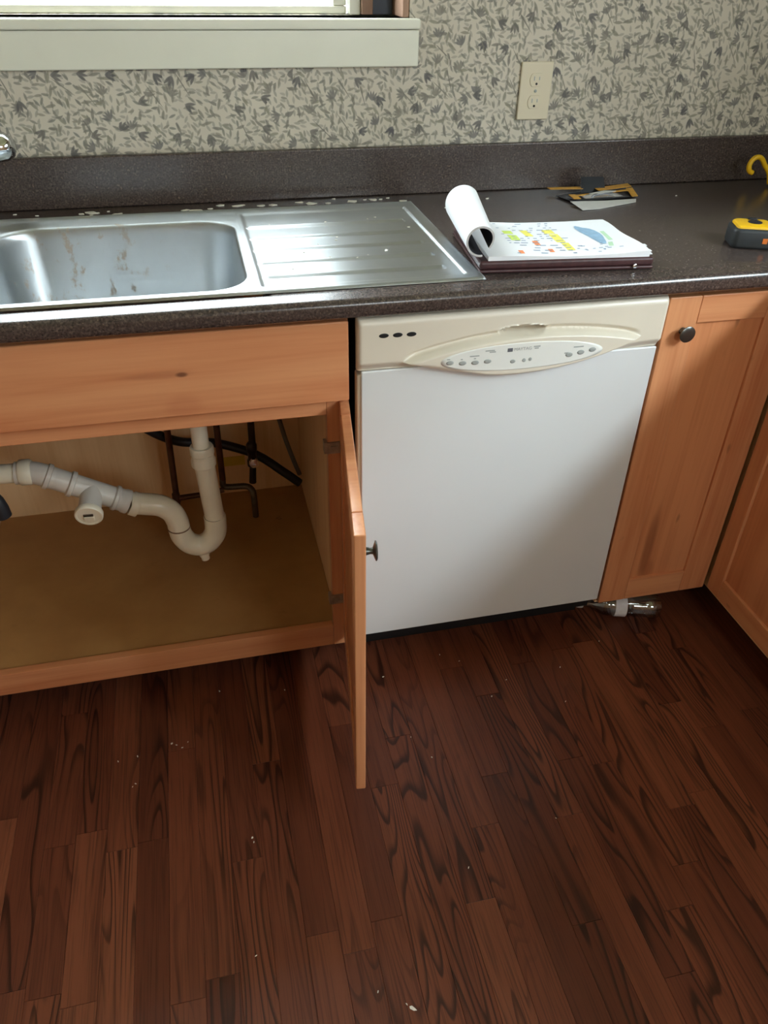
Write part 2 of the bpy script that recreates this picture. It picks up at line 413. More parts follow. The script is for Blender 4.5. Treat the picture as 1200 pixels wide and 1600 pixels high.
# window over the sink
def window(name, n):
    pass
w1 = struct(empty('window_1', ((W1[0]+W1[1])/2, .68, W1[2])), 'white painted window with stool and apron above the sink')
x0, x1, z0, z1 = W1
box('apron', x0-.02, .261, .590, YB, 1.178, 1.246, WHITEPAINT, w1, .003)
box('stool', x0-.02, .262, .583, .70, 1.247, 1.266, WHITEPAINT, w1, .004, 3)
box('sash_rail', x0+.02, .128, .715, .745, 1.2665, 1.282, WHITEPAINT, w1, .003)
box('sash_stile', .098, .128, .715, .745, 1.2825, 1.68, WHITEPAINT, w1, .003)
box('sash_stile', x0+.02, x0+.05, .715, .745, 1.2825, 1.68, WHITEPAINT, w1, .003)
box('sash_rail', x0+.02, .128, .715, .745, 1.68, 1.72, WHITEPAINT, w1, .003)
box('pane', x0+.05, .098, .728, .732, 1.2825, 1.68, GLASS, w1)
box('pane', x0+.05, .10, .740, .744, 1.72, z1-.05, GLASS, w1)
box('sash_rail', x0+.02, .128, .746, .756, z1-.05, z1-.005, WHITEPAINT, w1, .003)
box('jamb_strip', .132, .156, .70, .755, 1.2665, z1-.003, WHITEPAINT, w1, .002)
box('jamb', .157, .182, .69, .755, 1.2665, z1-.003, TAN, w1, .002)
box('track', .1825, .228, .70, .755, 1.2665, z1-.003, TRACK, w1, .002)
box('jamb', .2285, .2425, .61, .755, 1.2665, z1-.003, TAN, w1, .002)
box('jamb', x0+.0005, x0+.018, .61, .755, 1.2665, z1-.003, WHITEPAINT, w1, .002)

# side window in the right wall (gives the daylight from the right)
w2 = struct(empty('window_2', (XR+.07, (W2[0]+W2[1])/2, W2[2])), 'white side window in the right wall')
y0, y1, z0, z1 = W2
for a, b in ((y0, y0+.04), (y1-.04, y1)): box('jamb', XR+.04, XR+.10, a+.001, b-.001, z0+.001, z1-.001, WHITEPAINT, w2)
for a, b in ((z0, z0+.04), (z1-.04, z1)): box('sash_rail', XR+.04, XR+.10, y0+.042, y1-.042, a+.001, b-.001, WHITEPAINT, w2)
box('pane', XR+.068, XR+.072, y0+.041, y1-.041, z0+.041, z1-.041, GLASS, w2)
box('stool', XR-.03, XR+.04, y0-.03, y1+.03, z0-.02, z0, WHITEPAINT, w2, .003)

# window behind the camera
w3 = struct(empty('window_3', ((W3[0]+W3[1])/2, YF-.07, W3[2])), 'white window in the wall behind the camera')
x0, x1, z0, z1 = W3
for a, b in ((x0, x0+.04), (x1-.04, x1)): box('jamb', a+.001, b-.001, YF-.10, YF-.04, z0+.001, z1-.001, WHITEPAINT, w3)
for a, b in ((z0, z0+.04), (z1-.04, z1)): box('sash_rail', x0+.042, x1-.042, YF-.10, YF-.04, a+.001, b-.001, WHITEPAINT, w3)
box('pane', x0+.041, x1-.041, YF-.072, YF-.068, z0+.041, z1-.041, GLASS, w3)

# ------------------------------------------------------------------ countertop
YFc, XRc = -.046, .848                     # front edges of the two runs
ct = tag(empty('countertop', (0, .28, ZB)), 'dark brown speckled laminate countertop holding the steel sink', 'countertop')
def slab(xs, ys, keep, z0, z1):
    idx = {}; V = []; F = []
    def vid(i, j, z):
        kk = (i, j, z)
        if kk not in idx: idx[kk] = len(V); V.append((xs[i], ys[j], z1 if z else z0))
        return idx[kk]
    cells = {(i, j) for i in range(len(xs)-1) for j in range(len(ys)-1) if keep((xs[i]+xs[i+1])/2, (ys[j]+ys[j+1])/2)}
    for (i, j) in cells:
        F.append((vid(i, j, 1), vid(i+1, j, 1), vid(i+1, j+1, 1), vid(i, j+1, 1)))
        F.append((vid(i, j, 0), vid(i, j+1, 0), vid(i+1, j+1, 0), vid(i+1, j, 0)))
        for (di, dj, a, b) in ((-1, 0, (i, j+1), (i, j)), (1, 0, (i+1, j), (i+1, j+1)), (0, -1, (i, j), (i+1, j)), (0, 1, (i+1, j+1), (i, j+1))):
            if (i+di, j+dj) not in cells: F.append((vid(*a, 0), vid(*b, 0), vid(*b, 1), vid(*a, 1)))
    return V, F
RUN_END = -1.75
HOLE = (-.665, -.150, -.002, .462)
V, F = slab([XL+.002, HOLE[0], HOLE[1], XRc, XR-.002], [RUN_END, YFc, -.014, HOLE[2], HOLE[3], YB-.002],
            lambda a, b: (b > YFc or a > XRc) and not (HOLE[0] < a < HOLE[1] and HOLE[2] < b < HOLE[3]), ZB, ZC)
V = [(a, b, c-.0058*max(0, (HOLE[2]-b)/(HOLE[2]-YFc))) if (c > ZC-.001 and b >= YFc-1e-6 and a <= XRc+1e-6) else (a, b, c) for a, b, c in V]   # rolled front nose
mesh_obj('worktop', V, F, COUNTER, ct, bevel=.011, seg=4)
box('backsplash', XL+.003, XR-.023, .5885, YB-.002, ZC+.0005, 1.0195, COUNTER, ct, .003)
box('backsplash', XR-.022, XR-.002, RUN_END, YB-.003, ZC+.0005, 1.0195, COUNTER, ct, .003)

# ------------------------------------------------------------------ sink with drainboard
sk = tag(empty('kitchen_sink', (-.2, .26, ZC)), 'stainless steel inset sink with right-hand ribbed drainboard', 'sink')
def rrect(x0, x1, y0, y1, r, n):
    pts = []
    for (cx, cy, a0) in ((x1-r, y1-r, 0), (x0+r, y1-r, 90), (x0+r, y0+r, 180), (x1-r, y0+r, 270)):
        for k in range(n+1):
            t = math.radians(a0+90*k/n); pts.append((cx+r*math.cos(t), cy+r*math.sin(t)))
    return pts
BX0, BX1, BY0, BY1 = -.640, -.170, .018, .440
DX0, DXm, DX1, DY0, DY1 = -.715, -.162, .236, -.004, .515
ZD = ZC+.0035
def bowl_mesh():
    n = 8; V, F = [], []
    outer = []
    inner = rrect(BX0, BX1, BY0, BY1, .07, n)
    # outer rectangle loop matched by clamping rays
    N = len(inner); cx, cy = (BX0+BX1)/2, (BY0+BY1)/2
    o_r = rrect(DX0, DXm, DY0, DY1, .0005, n)
    loops = [([(x, y) for x, y in o_r], ZC+.0004), ([(x, y) for x, y in rrect(DX0+.003, DXm, DY0+.003, DY1-.003, .0005, n)], ZD+.0012),
             ([(x, y) for x, y in rrect(DX0+.012, DXm, DY0+.009, DY1-.012, .0005, n)], ZD)]
    prof = [(0, 0), (.002, -.0006), (.005, -.003), (.007, -.008), (.009, -.02), (.020, -.145), (.025, -.160), (.034, -.170), (.048, -.175)]
    for (ins, dz) in prof:
        r = max(.07-ins*.2, .03)
        loops.append((rrect(BX0+ins, BX1-ins, BY0+ins, BY1-ins, r, n), ZD+dz))
    dr = (-.30, .225)
    lp = []
    for i in range(N):
        x, y = loops[-1][0][i]; a = math.atan2(y-dr[1], x-dr[0]); lp.append((dr[0]+.045*math.cos(a), dr[1]+.045*math.sin(a)))
    loops.append((lp, ZD-.180)); loops.append(([(dr[0]+(x-dr[0])*.9, dr[1]+(y-dr[1])*.9) for x, y in lp], ZD-.190))
    loops.append(([(dr[0]+(x-dr[0])*.3, dr[1]+(y-dr[1])*.3) for x, y in lp], ZD-.192))
    for lo, z in loops:
        V += [(x, y, z) for x, y in lo]
    for i in range(len(loops)-1):
        for k in range(N): F.append((i*N+k, i*N+(k+1) % N, (i+1)*N+(k+1) % N, (i+1)*N+k))
    F.append(tuple((len(loops)-1)*N+k for k in range(N)))
    return V, F
V, F = bowl_mesh()
b = mesh_obj('bowl', V, F, STEEL_D, sk, smooth=True); sharp(b, 50)
def drain_fn(u, v):
    x = DXm+(DX1-DXm)*u; y = DY0+(DY1-DY0)*v
    e = min(DX1-x, y-DY0, DY1-y)
    z = ZD
    if e < .003: z = ZC+.0004+(ZD+.0012-ZC-.0004)*e/.003
    elif e < .012: z = ZD+.0012*(1-sst((e-.003)/.009))
    # shallow tray and five tapering ribs
    t = sst((x-(DXm+.004))/.012)*sst((DX1-.026-x)/.006)*sst((y-.018)/.012)*sst((.480-y)/.012)
    z -= .0032*t
    for kx, yc in enumerate((.375, .298, .223, .148, .073)):
        xs = -.142+.001*kx; xe = .176
        if xs-.02 < x < xe+.02:
            dx = max(xs-x, x-xe, 0); d = math.hypot(dx, y-yc); z += .0050*(1-sst((d-.002)/.007))
    return (x, y, z)
V, F = grid(drain_fn, 130, 170)
mesh_obj('drainboard', V, F, STEEL, sk, smooth=True)
lathe('strainer', [(.040, 0), (.041, .003), (.036, .005), (.030, .001), (.012, .001), (.010, .008), (.003, .009)], (-.30, .225, ZD-.191), (0, 0, 1), CHROME, sk)

# faucet (only its right end shows at the left edge of the frame)
fc = tag(empty('kitchen_faucet', (-.70, .482, ZD)), 'polished chrome faucet behind the sink at left edge', 'faucet')
lathe('base', [(.030, 0), (.030, .006), (.024, .012), (.021, .09), (.023, .10), (.023, .15), (.018, .165)], (-.70, .482, ZD), (0, 0, 1), CHROME, fc)
tube('spout', [(-.70, .482, ZD+.16), (-.70, .47, ZD+.22), (-.70, .40, ZD+.25), (-.70, .32, ZD+.22), (-.70, .30, ZD+.17)], .011, CHROME, fc, 14, 8)
lathe('handle', [(.012, 0), (.013, .05), (.021, .060), (.0265, .074), (.028, .092), (.0255, .110), (.018, .121), (.006, .125)], (-.70, .490, 1.058), (1, .03, .02), CHROME, fc)

# ------------------------------------------------------------------ cabinets
def knob(parent, loc, axis, name='knob'):
    return lathe(name, [(.0075, 0), (.0065, .004), (.005, .010), (.0055, .014), (.012, .0165), (.0160, .0180), (.0160, .0195), (.0140, .0208), (.006, .0214)], loc, axis, KNOBMET, parent, 20)
def shaker(parent, M, w, h, t=.0185, st=.058, rt=.055, rb=.062, name='door', mats=(PANEL_Z, MAPLE_Z, MAPLE_X)):
    """M maps local (x across, y outwards-, z up) to world; front face at y=0, back at y=t"""
    d = mesh_obj(name, *xf(boxv(st-.004, w-st+.004, .007, t-.004, rb-.004, h-rt+.004), M), mats[0], parent)
    for a, b in ((0, st), (w-st, w)): mesh_obj('stile', *xf(boxv(a, b, 0, t, 0, h), M), mats[1], d, bevel=.0022)
    for a, b in ((0, rb), (h-rt, h)): mesh_obj('rail', *xf(boxv(st+.0002, w-st-.0002, .0002, t-.0002, a, b), M), mats[2], d, bevel=.0022)
    return d
CX0, CX1 = -.885, -.012
CZ = .071
sc = tag(empty('sink_cabinet', ((CX0+CX1)/2, .29, 0)), 'maple sink base cabinet standing open with bare pipes inside', 'cabinet')
IX0, IX1 = -.843, -.054                    # opening
box('side_panel', -.042, -.016, .0195, YB-.004, .072, ZB-.002, PLYBOX, sc)
box('side_panel', CX0+.004, CX0+.030, .0195, YB-.004, .072, ZB-.002, PLYBOX, sc)
box('back_panel', CX0+.031, -.0425, .598, YB-.002, .09, ZB-.002, PLYBOX, sc)
box('bottom_panel', CX0+.031, -.0425, .0195, .5975, .107, .125, CABFLOOR, sc)
box('toe_kick', CX0+.004, -.016, .075, .09, 0, .0715, TOE, sc)
box('stile', IX1, CX1, 0, .019, CZ, ZB-.002, MAPLE_Z, sc, .001)
box('stile', CX0, IX0, 0, .019, CZ, ZB-.002, MAPLE_Z, sc, .001)
box('bottom_rail', IX0+.0003, IX1-.0003, .0003, .019, CZ, .131, MAPLE_X, sc, .0015)
box('top_rail', IX0+.0003, IX1-.0003, .0003, .019, .675, ZB-.002, MAPLE_X, sc, .0015)
box('drawer_front', -.872, -.0145, -.0205, -.0005, .711, .864, FRONT_X, sc, .003)
def hinged(hx, side, ang, z0, h, w):
    """door hinged at (hx, -.004), swung out by ang degrees; side +1 = hinge on the right"""
    a = math.radians(ang)
    # closed: runs from the hinge to -x*side in front plane; local x from hinge to free edge
    d = Vector((-side*math.cos(a), -math.sin(a), 0))          # along the door from hinge
    nrm = Vector((side*math.sin(a), -math.cos(a), 0))         # outer face direction
    M = Matrix(((d.x, -nrm.x, 0, hx), (d.y, -nrm.y, 0, -.004), (0, 0, 1, z0), (0, 0, 0, 1)))
    return M, d, nrm
# right door stands open a little short of square
ANG = 97.5-15
M, d, nrm = hinged(-.013, 1, ANG, .105, .600, .412)
dr = shaker(sc, M, .414, .600, t=.0180)
kp = M @ Vector((.365, 0, .532))
knob(dr, kp, nrm)
def hinge(parent, x, z):
    p = mesh_obj('hinge', *join([boxv(x-.015, x+.013, -.0045, -.0003, z-.012, z+.012), boxv(x-.021, x-.0155, -.0065, .010, z-.010, z+.015), boxv(x-.008, x+.006, -.0075, -.004, z-.005, z+.005), tubev([(x+.0135, -.0035, z-.013), (x+.0135, -.0035, z+.013)], .0032, 10)]), HINGEMET, parent)
    return p
hinge(dr, -.041, .604); hinge(dr, -.041, .213)
M2, d2, n2 = hinged(-.872, -1, 88, .105, .600, .412)
dl = shaker(sc, M2, .414, .600, t=.0180)
knob(dl, M2 @ Vector((.385, 0, .505)), n2)

# narrow cabinet right of the dishwasher
nc = tag(empty('narrow_cabinet', (.745, .29, 0)), 'narrow maple base cabinet between dishwasher and corner', 'cabinet')
box('carcass', .603, .905, .002, YB-.004, .075, ZB-.002, PLYBOX, nc)
box('toe_kick', .603, .905, .075, .09, 0, .074, TOE, nc)
M = Matrix(((1, 0, 0, .5995), (0, 1, 0, -.0205), (0, 0, 1, .092), (0, 0, 0, 1)))
d3 = shaker(nc, M, .286, .770, t=.020, st=.068, rt=.055, rb=.064)
knob(d3, (.641, -.0206, .794), (0, -1, 0))

# right-hand run of cabinets, seen edge-on at the right
rc = tag(empty('corner_cabinet', (1.2, -.6, 0)), 'maple base cabinet of the right-hand run, door facing left', 'cabinet')
box('carcass', .911, XR-.003, RUN_END+.02, YB-.003, .075, ZB-.002, PLYBOX, rc)
box('toe_kick', .985, 1.0, RUN_END+.02, YB-.003, 0, .074, TOE, rc)
def rdoor(y_start, w):
    M = Matrix(((0, 1, 0, .890), (-1, 0, 0, y_start), (0, 0, 1, .100), (0, 0, 0, 1)))
    return shaker(rc, M, w, .762, t=.020, st=.045, rt=.055, rb=.056, mats=(PANEL_Z, MAPLE_Z, MAPLE_Y))
dd = rdoor(-.027, .43); knob(dd, (.8899, -.425, .79), (-1, 0, 0))
dd = rdoor(-.461, .43); knob(dd, (.8899, -.49, .79), (-1, 0, 0))
dd = rdoor(-.895, .43); knob(dd, (.8899, -1.29, .79), (-1, 0, 0))
dd = rdoor(-1.329, .40); knob(dd, (.8899, -1.36, .79), (-1, 0, 0))
# base cabinet left of the sink cabinet (out of frame, carries the counter)
lc = tag(empty('base_cabinet', (-1.2, .29, 0)), 'maple base cabinet at the far left past the sink cabinet', 'cabinet')
box('carcass', XL+.003, CX0-.002, .002, YB-.004, .075, ZB-.002, PLYBOX, lc)
box('toe_kick', XL+.003, CX0-.002, .075, .09, 0, .074, TOE, lc)
M = Matrix(((1, 0, 0, -1.50), (0, 1, 0, -.0185), (0, 0, 1, .092), (0, 0, 0, 1)))
d4 = shaker(lc, M, .585, .77, t=.020); knob(d4, (-1.46, -.0187, .79), (0, -1, 0))

# ------------------------------------------------------------------ dishwasher
dw = tag(empty('dishwasher', (.2975, .28, 0)), 'white built-in dishwasher with cream control panel beside sink cabinet', 'dishwasher')
DWX = .595
box('tub', .006, DWX-.006, .010, .58, .06, .868, BLACK, dw)
box('toe_panel', .006, DWX-.006, .060, .075, 0, .095, BLACK, dw)
box('door_frame', .0005, DWX-.0005, -.018, .009, .109, .760, BISQUE, dw, .004, 3)
box('door_panel', .0065, DWX-.0035, -.0245, -.0182, .110, .768, DWWHITE, dw, .003, 3)
TL, TR = .080, .548
def zb(x):
    return .768-.036*math.cos(PI/2*max(-1, min(1, (x-.318)/.262)))**2
def eye(x):
    u = (x-(TL+TR)/2)/((TR-TL)/2)
    if abs(u) >= 1: return None
    tip = .783+(x-TL)/(TR-TL)*.012
    return tip+.032*(1-u*u)**.9, tip-.049*(1-u*u)**.9
def hfun(x, z):
    h = .0
    ee = eye(x)
    if ee:
        d = min(ee[0]-z, z-ee[1]); h += .0125*sst((d+.001)/.009)
        up = z-ee[0]
        if up > -.001: h -= .0090*sst((up+.001)/.003)*(1-sst((up-.004)/.009))*sst((TR-x)/.03)*sst((x-TL)/.03)
    # grip slot
    e = math.hypot((x-.306)/.044, (z-.8265)/.0090)
    h -= .020*sst((1.12-e)/.22)
    if e > 1: h += .0025*sst(1-(e-1.0)/.35)*(1 if z > .82 else .4)
    # lower lip falls back to the white panel, top rolls over
    lo = z-zb(x); wl = .010+.009*sst(abs(x-.314)/.24); h -= .0115*(1-sst(lo/wl))
    tp = .868-z; h -= .012*(1-math.sqrt(max(0, 1-(1-min(1, tp/.014))**2)))
    for s in (x, DWX-x): h -= .008*(1-math.sqrt(max(0, 1-(1-min(1, max(0, s)/.008))**2)))
    return h
def pan(u, v):
    x = DWX*u; z = zb(x)+(.868-zb(x))*v; return (x, -.0300-hfun(x, z), z)
NU, NV = 300, 72
V, F = grid(pan, NU, NV)
# close the shell with a back face rim so that it has thickness
bt = len(V)
ring = [i for i in range(NU+1)]+[j*(NU+1)+NU for j in range(1, NV+1)]+[NV*(NU+1)+i for i in range(NU-1, -1, -1)]+[j*(NU+1) for j in range(NV-1, 0, -1)]
V += [(V[i][0], -.006, V[i][2]) for i in ring]
F += [(ring[i], ring[(i+1) % len(ring)], bt+(i+1) % len(ring), bt+i) for i in range(len(ring))]
cp = mesh_obj('control_panel', V, F, BISQUE, dw, smooth=True); sharp(cp, 60)
def on_panel(x, z, lift): return (x, -.0300-hfun(x, z)-lift, z)
def disc(name, x, z, rx, rz, mat, parent, lift=.0004, rings=3, n=24, thick=0):
    V = [on_panel(x, z, lift)]; F = []
    for j in range(1, rings+1):
        for k in range(n):
            t = 2*PI*k/n; V.append(on_panel(x+rx*j/rings*math.cos(t), z+rz*j/rings*math.sin(t), lift))
    for k in range(n): F.append((0, 1+k, 1+(k+1) % n))
    for j in range(rings-1):
        for k in range(n): F.append((1+j*n+k, 1+(j+1)*n+k, 1+(j+1)*n+(k+1) % n, 1+j*n+(k+1) % n))
    m = len(V)
    V += [on_panel(x+rx*math.cos(2*PI*k/n), z+rz*math.sin(2*PI*k/n), -.001) for k in range(n)]
    F += [(1+(rings-1)*n+k, m+k, m+(k+1) % n, 1+(rings-1)*n+(k+1) % n) for k in range(n)]
    return mesh_obj(name, V, F, mat, parent, smooth=True)
mb = disc('control_membrane', .307, .7815, .158, .0262, MEMBRANE, cp, .0005, 14, 64)
for xx in (.046, .071, .096): disc('vent_hole', xx, .8365-(xx-.046)*.02, .0088, .0042, BLACK, cp, .0003)
# BUTTONS: (x, z, half width, half height)
for (xx, zz) in ((.166, .780), (.190, .7775), (.214, .7765), (.238, .777)): disc('button', xx, zz, .0072, .0042, PRINTGREY, mb, .0010, 2, 14)
for (xx, zz) in ((.398, .776), (.421, .779), (.444, .7825)): disc('button', xx, zz, .0072, .0045, PRINTGREY, mb, .0010, 2, 14)
for (xx, zz, a) in ((.287, .7725, .0052), (.309, .773, .0035), (.321, .774, .0032)): disc('button', xx, zz, a, .0036, PRINTGREY, mb, .0010, 2, 12)
def dash(x0, x1, z, h, mat, lift=.0009):
    return [on_panel(x0, z-h, lift), on_panel(x1, z-h, lift), on_panel(x1, z+h, lift), on_panel(x0, z+h, lift)]
dv = []
for (a, b, z) in ((.203, .221, .7895), (.232, .250, .7975), (.240, .252, .7945), (.325, .338, .7985), (.327, .335, .7950), (.405, .425, .7905), (.160, .166, .7870), (.186, .190, .7850), (.211, .215, .7845), (.388, .396, .7800)):
    dv.append(dash(a, b, z, .0011, None))
for q in dv: mesh_obj('printed_caption', q, [(0, 1, 2, 3)], PRINTGREY, mb)
em = [dash(.2745, .2845, .7955, .0036, None)]; o = mesh_obj('emblem', em[0], [(0, 1, 2, 3)], PRINTDARK, mb)
cv = bpy.data.curves.new('lettering', 'FONT'); cv.body = 'MAYTAG'; cv.size = .0085; cv.align_y = 'CENTER'
to = bpy.data.objects.new('lettering_tmp', cv); COL.objects.link(to)
bpy.context.view_layer.update()
tm = bpy.data.meshes.new_from_object(to.evaluated_get(bpy.context.evaluated_depsgraph_get()))
TV = [on_panel(.287+v.co.x, .7958+v.co.y, .0010) for v in tm.vertices]; TF = [tuple(p.vertices) for p in tm.polygons]
bpy.data.objects.remove(to)
mesh_obj('logo_lettering', TV, TF, PRINTGREY, mb)

# ------------------------------------------------------------------ plumbing under the sink
dp = tag(empty('drain_pipe', (-.33, .23, .21)), 'white plastic P-trap drain with cleanout plug under the sink', 'pipe')
YP = .225
tube('tailpiece', [(-.297, YP, .7255), (-.297, YP, .50)], .0180, PVC, dp, 24)
lathe('slip_nut', [(.0235, 0), (.0270, .003), (.0270, .016), (.0245, .020), (.0245, .030), (.0262, .032), (.0262, .046), (.024, .050)], (-.296, YP, .455), (-.01, 0, 1), PVC, dp)
tube('down_pipe', [(-.2955, YP, .462), (-.289, YP, .315)], .0225, PVC, dp, 24)
lathe('joint_ring', [(.0232, 0), (.0240, .001), (.0240, .0035), (.0232, .0045)], (-.289, YP, .3115), (0, 0, 1), GRIME, dp)
# the U of the trap, then the elbow back towards the left
U = [(-.2888, YP, .316), (-.2888, YP, .300), (-.292, YP-.002, .272), (-.308, YP-.004, .249), (-.331, YP-.005, .241), (-.354, YP-.006, .252), (-.368, YP-.006, .276), (-.3715, YP-.006, .300)]
p = smooth_path(U, 6); tube('trap_bend', p, .0252, PVC, dp, 24)
lathe('trap_drain_plug', [(.0125, 0), (.0125, .016), (.010, .018), (.010, .028)], (-.326, YP-.005, .226), (.12, 0, -1), PVC, dp, 12)
lathe('joint_ring', [(.0245, 0), (.0256, .001), (.0256, .0035), (.0245, .0045)], (-.3716, YP-.006, .2985), (0, 0, 1), GRIME, dp)
E2 = [(-.3716, YP-.006, .298), (-.3725, YP-.006, .318), (-.382, YP-.006, .346), (-.404, YP-.006, .366), (-.432, YP-.006, .374), (-.462, YP-.006, .381)]
tube('trap_elbow', smooth_path(E2, 6), .0248, PVC, dp, 24)
A = Vector((-.462, YP-.006, .381)); B = Vector((-.612, YP-.002, .466)); ax = (B-A).normalized(); LN = (B-A).length
lathe('slip_nut', [(.0262, 0), (.0275, .002), (.0275, .016), (.0262, .018)], A-ax*.016, ax, PVC, dp)
lathe('slip_nut', [(.0255, 0), (.0275, .003), (.0275, .012), (.0255, .016), (.0255, .024), (.0285, .027), (.0285, .033), (.025, .036)], A+ax*.006, ax, PVC2, dp)
tube('tee_pipe', [A+ax*.02, B], .0238, PVC2, dp, 24)
lathe('collar', [(.0245, 0), (.0285, .002), (.0285, .010), (.0245, .013)], A+ax*.125, ax, PVC2, dp)
# cleanout branch pointing at the viewer and down
cb = A+ax*.088; cdir = Vector((-.06, -.83, -.22)).normalized()
lathe('cleanout_branch', [(.0235, 0), (.0235, .055), (.0265, .057), (.0265, .066)], cb, cdir, PVC2, dp)
pl = lathe('cleanout_plug', [(.0275, 0), (.0290, .002), (.0290, .012), (.0275, .014), (.0240, .014), (.0235, .0125), (.0001, .0125)], cb+cdir*.060, cdir, PVC, dp)
c0 = cb+cdir*.0725; sx = cdir.cross(Vector((0, 0, 1))).normalized(); sz = sx.cross(cdir).normalized()
Mp = Matrix(((sx.x, cdir.x, sz.x, c0.x), (sx.y, cdir.y, sz.y, c0.y), (sx.z, cdir.z, sz.z, c0.z), (0, 0, 0, 1)))
mesh_obj('plug_slot', *xf(boxv(-.010, .010, -.001, .0025, .001, .0065), Mp), BRASSGREY, pl)
mesh_obj('plug_boss', *xf(boxv(-.0105, .0105, -.001, .004, -.012, .000), Mp), PVC, pl, bevel=.001)
# left elbow and horizontal arm to the left
E3 = [B-ax*.005, B+ax*.02, (-.648, YP, .482), (-.680, YP, .485)]
tube('left_elbow', smooth_path(E3, 6), .0240, PVC2, dp, 24)
lathe('collar', [(.0245, 0), (.0280, .002), (.0280, .010), (.0245, .012)], B+ax*.002, ax, PVC2, dp)
lathe('slip_nut', [(.0250, 0), (.0275, .003), (.0275, .022), (.0250, .026)], (-.672, YP, .485), (1, 0, -.02), PVC, dp)
tube('drain_arm', [(-.672, YP, .485), (-.80, YP, .490)], .0205, PVC, dp, 20)
tube('wall_drain', [(-.80, YP, .490), (-.82, YP+.03, .490), (-.82, .59, .48)], .0205, PVC, dp, 20)

# hanging black sprayer hose at the left
hs = tag(empty('sprayer_hose', (-.72, .2, .38)), 'black hanging hose end at the left under the sink', 'hose')
tube('hose', [(-.735, .15, .72), (-.73, .145, .62), (-.722, .14, .53), (-.704, .138, .485)], .0105, RUBBER, hs, 14, 8)
lathe('hose_end', [(.010, 0), (.014, .010), (.0165, .030), (.0160, .050), (.010, .054)], (-.706, .138, .490), (.12, -.05, -1), RUBBER, hs)

# copper supply lines
def supply(name, label, pts_list, valve=None):
    e = tag(empty(name, pts_list[0][1][-1] if False else (pts_list[0][1][-1])), label, 'pipe')
    for (nm, pts, r, mat, sub) in pts_list: tube(nm, pts, r, mat, e, 12, sub)
    return e
s1 = supply('water_supply_pipe', 'brown copper water pipe left of the white tailpiece', [('riser', [(-.376, .47, .74), (-.380, .47, .40), (-.385, .47, .205)], .0082, COPPER, 0),
     ('crossbar', [(-.386, .47, .212), (-.30, .475, .212), (-.262, .48, .215)], .0075, COPPER, 0)])
lathe('elbow_fitting', [(.0098, 0), (.0105, .003), (.0105, .024), (.0098, .027)], (-.3855, .47, .200), (0, 0, 1), COPPER, s1, 14)
tube('floor_stub', [(-.3855, .47, .206), (-.3865, .47, .1255)], .0078, COPPER, s1, 12)
s2 = supply('water_supply_pipe', 'grey brown water pipe just right of the white tailpiece', [('riser', [(-.258, .50, .74), (-.262, .50, .235)], .0085, COPPER, 0),
     ('crossbar', [(-.262, .50, .238), (-.262, .50, .215), (-.245, .498, .210), (-.205, .49, .212), (-.190, .478, .208), (-.186, .470, .19), (-.186, .468, .1255)], .0085, BRASSGREY, 5)])
s3 = tag(empty('shutoff_valve', (-.18, .44, .25)), 'dark shutoff valve with chrome handle hanging beside the grey cable', 'valve')
tube('riser', [(-.172, .445, .74), (-.178, .445, .345)], .0090, DARKMETAL, s3, 12)
lathe('valve_body', [(.010, 0), (.0135, .004), (.0135, .020), (.011, .026), (.011, .044), (.0135, .05), (.0135, .066), (.009, .072)], (-.1815, .445, .300), (.02, 0, 1), DARKMETAL, s3, 14)
lathe('valve_handle', [(.006, 0), (.006, .012), (.0115, .014), (.0125, .018), (.0115, .024), (.004, .025)], (-.180, .436, .325), (.05, -1, .12), CHROME, s3, 16)
tube('tail', [(-.1815, .445, .302), (-.186, .445, .252)], [.0085, .0095], DARKMETAL, s3, 12)
dh = tag(tube('dishwasher_hose', [(-.48, .50, .47), (-.43, .505, .405), (-.36, .520, .352), (-.27, .528, .332), (-.17, .520, .290), (-.10, .505, .235), (-.058, .50, .196)], .0118, RUBBER, None, 14, 8), 'thick black hose looping behind the pipes under the sink', 'hose')
gc = tag(tube('power_cable', [(-.108, .53, .60), (-.104, .53, .43), (-.090, .53, .34), (-.070, .53, .26), (-.0535, .53, .205)], .0062, BRAID, None, 12, 8), 'thin grey cable hanging in the right back corner under the sink', 'cable')
yt = tag(box('warning_sticker', -.272, -.196, .5968, .5977, .214, .243, plain('dull_yellow_paper', (206, 176, 60), .6), None), 'small yellow sticker on the back board under the sink', 'sticker')

# ------------------------------------------------------------------ wall outlet
ol = tag(empty('wall_outlet', (.544, YB, 1.066)), 'almond duplex wall outlet on the wallpaper', 'outlet')
op = box('cover_plate', .5055, .5825, YB-.0065, YB-.0004, 1.066, 1.184, OUTLET, ol, .003, 3)
for zc in (1.148, 1.103):
    pts = []
    for k in range(28):
        t = 2*PI*k/28; a = .0165*math.cos(t); b = max(-.0135, min(.0135, .0175*math.sin(t))); pts.append((.544+a, zc+b))
    rc_ = mesh_obj('receptacle', *prismv(pts, lambda a, b: (a, YB-.006, b), lambda a, b: (a, YB-.0084, b)), OUTLET, ol, bevel=.0006)
    for (dx, h) in ((-.0062, .0042), (.0062, .0034)):
        box('slot', .544+dx-.0011, .544+dx+.0011, YB-.0087, YB-.0080, zc+.003-h, zc+.003+h, PRINTGREY, rc_)
    lathe('ground_hole', [(.0026, 0), (.0026, .0008)], (.544, YB-.0080, zc-.0078), (0, -1, 0), BLACK, rc_, 12)
lathe('screw', [(.0034, 0), (.0034, .001), (.002, .0016)], (.544, YB-.0062, 1.1255), (0, -1, 0), PRINTGREY, ol, 12)

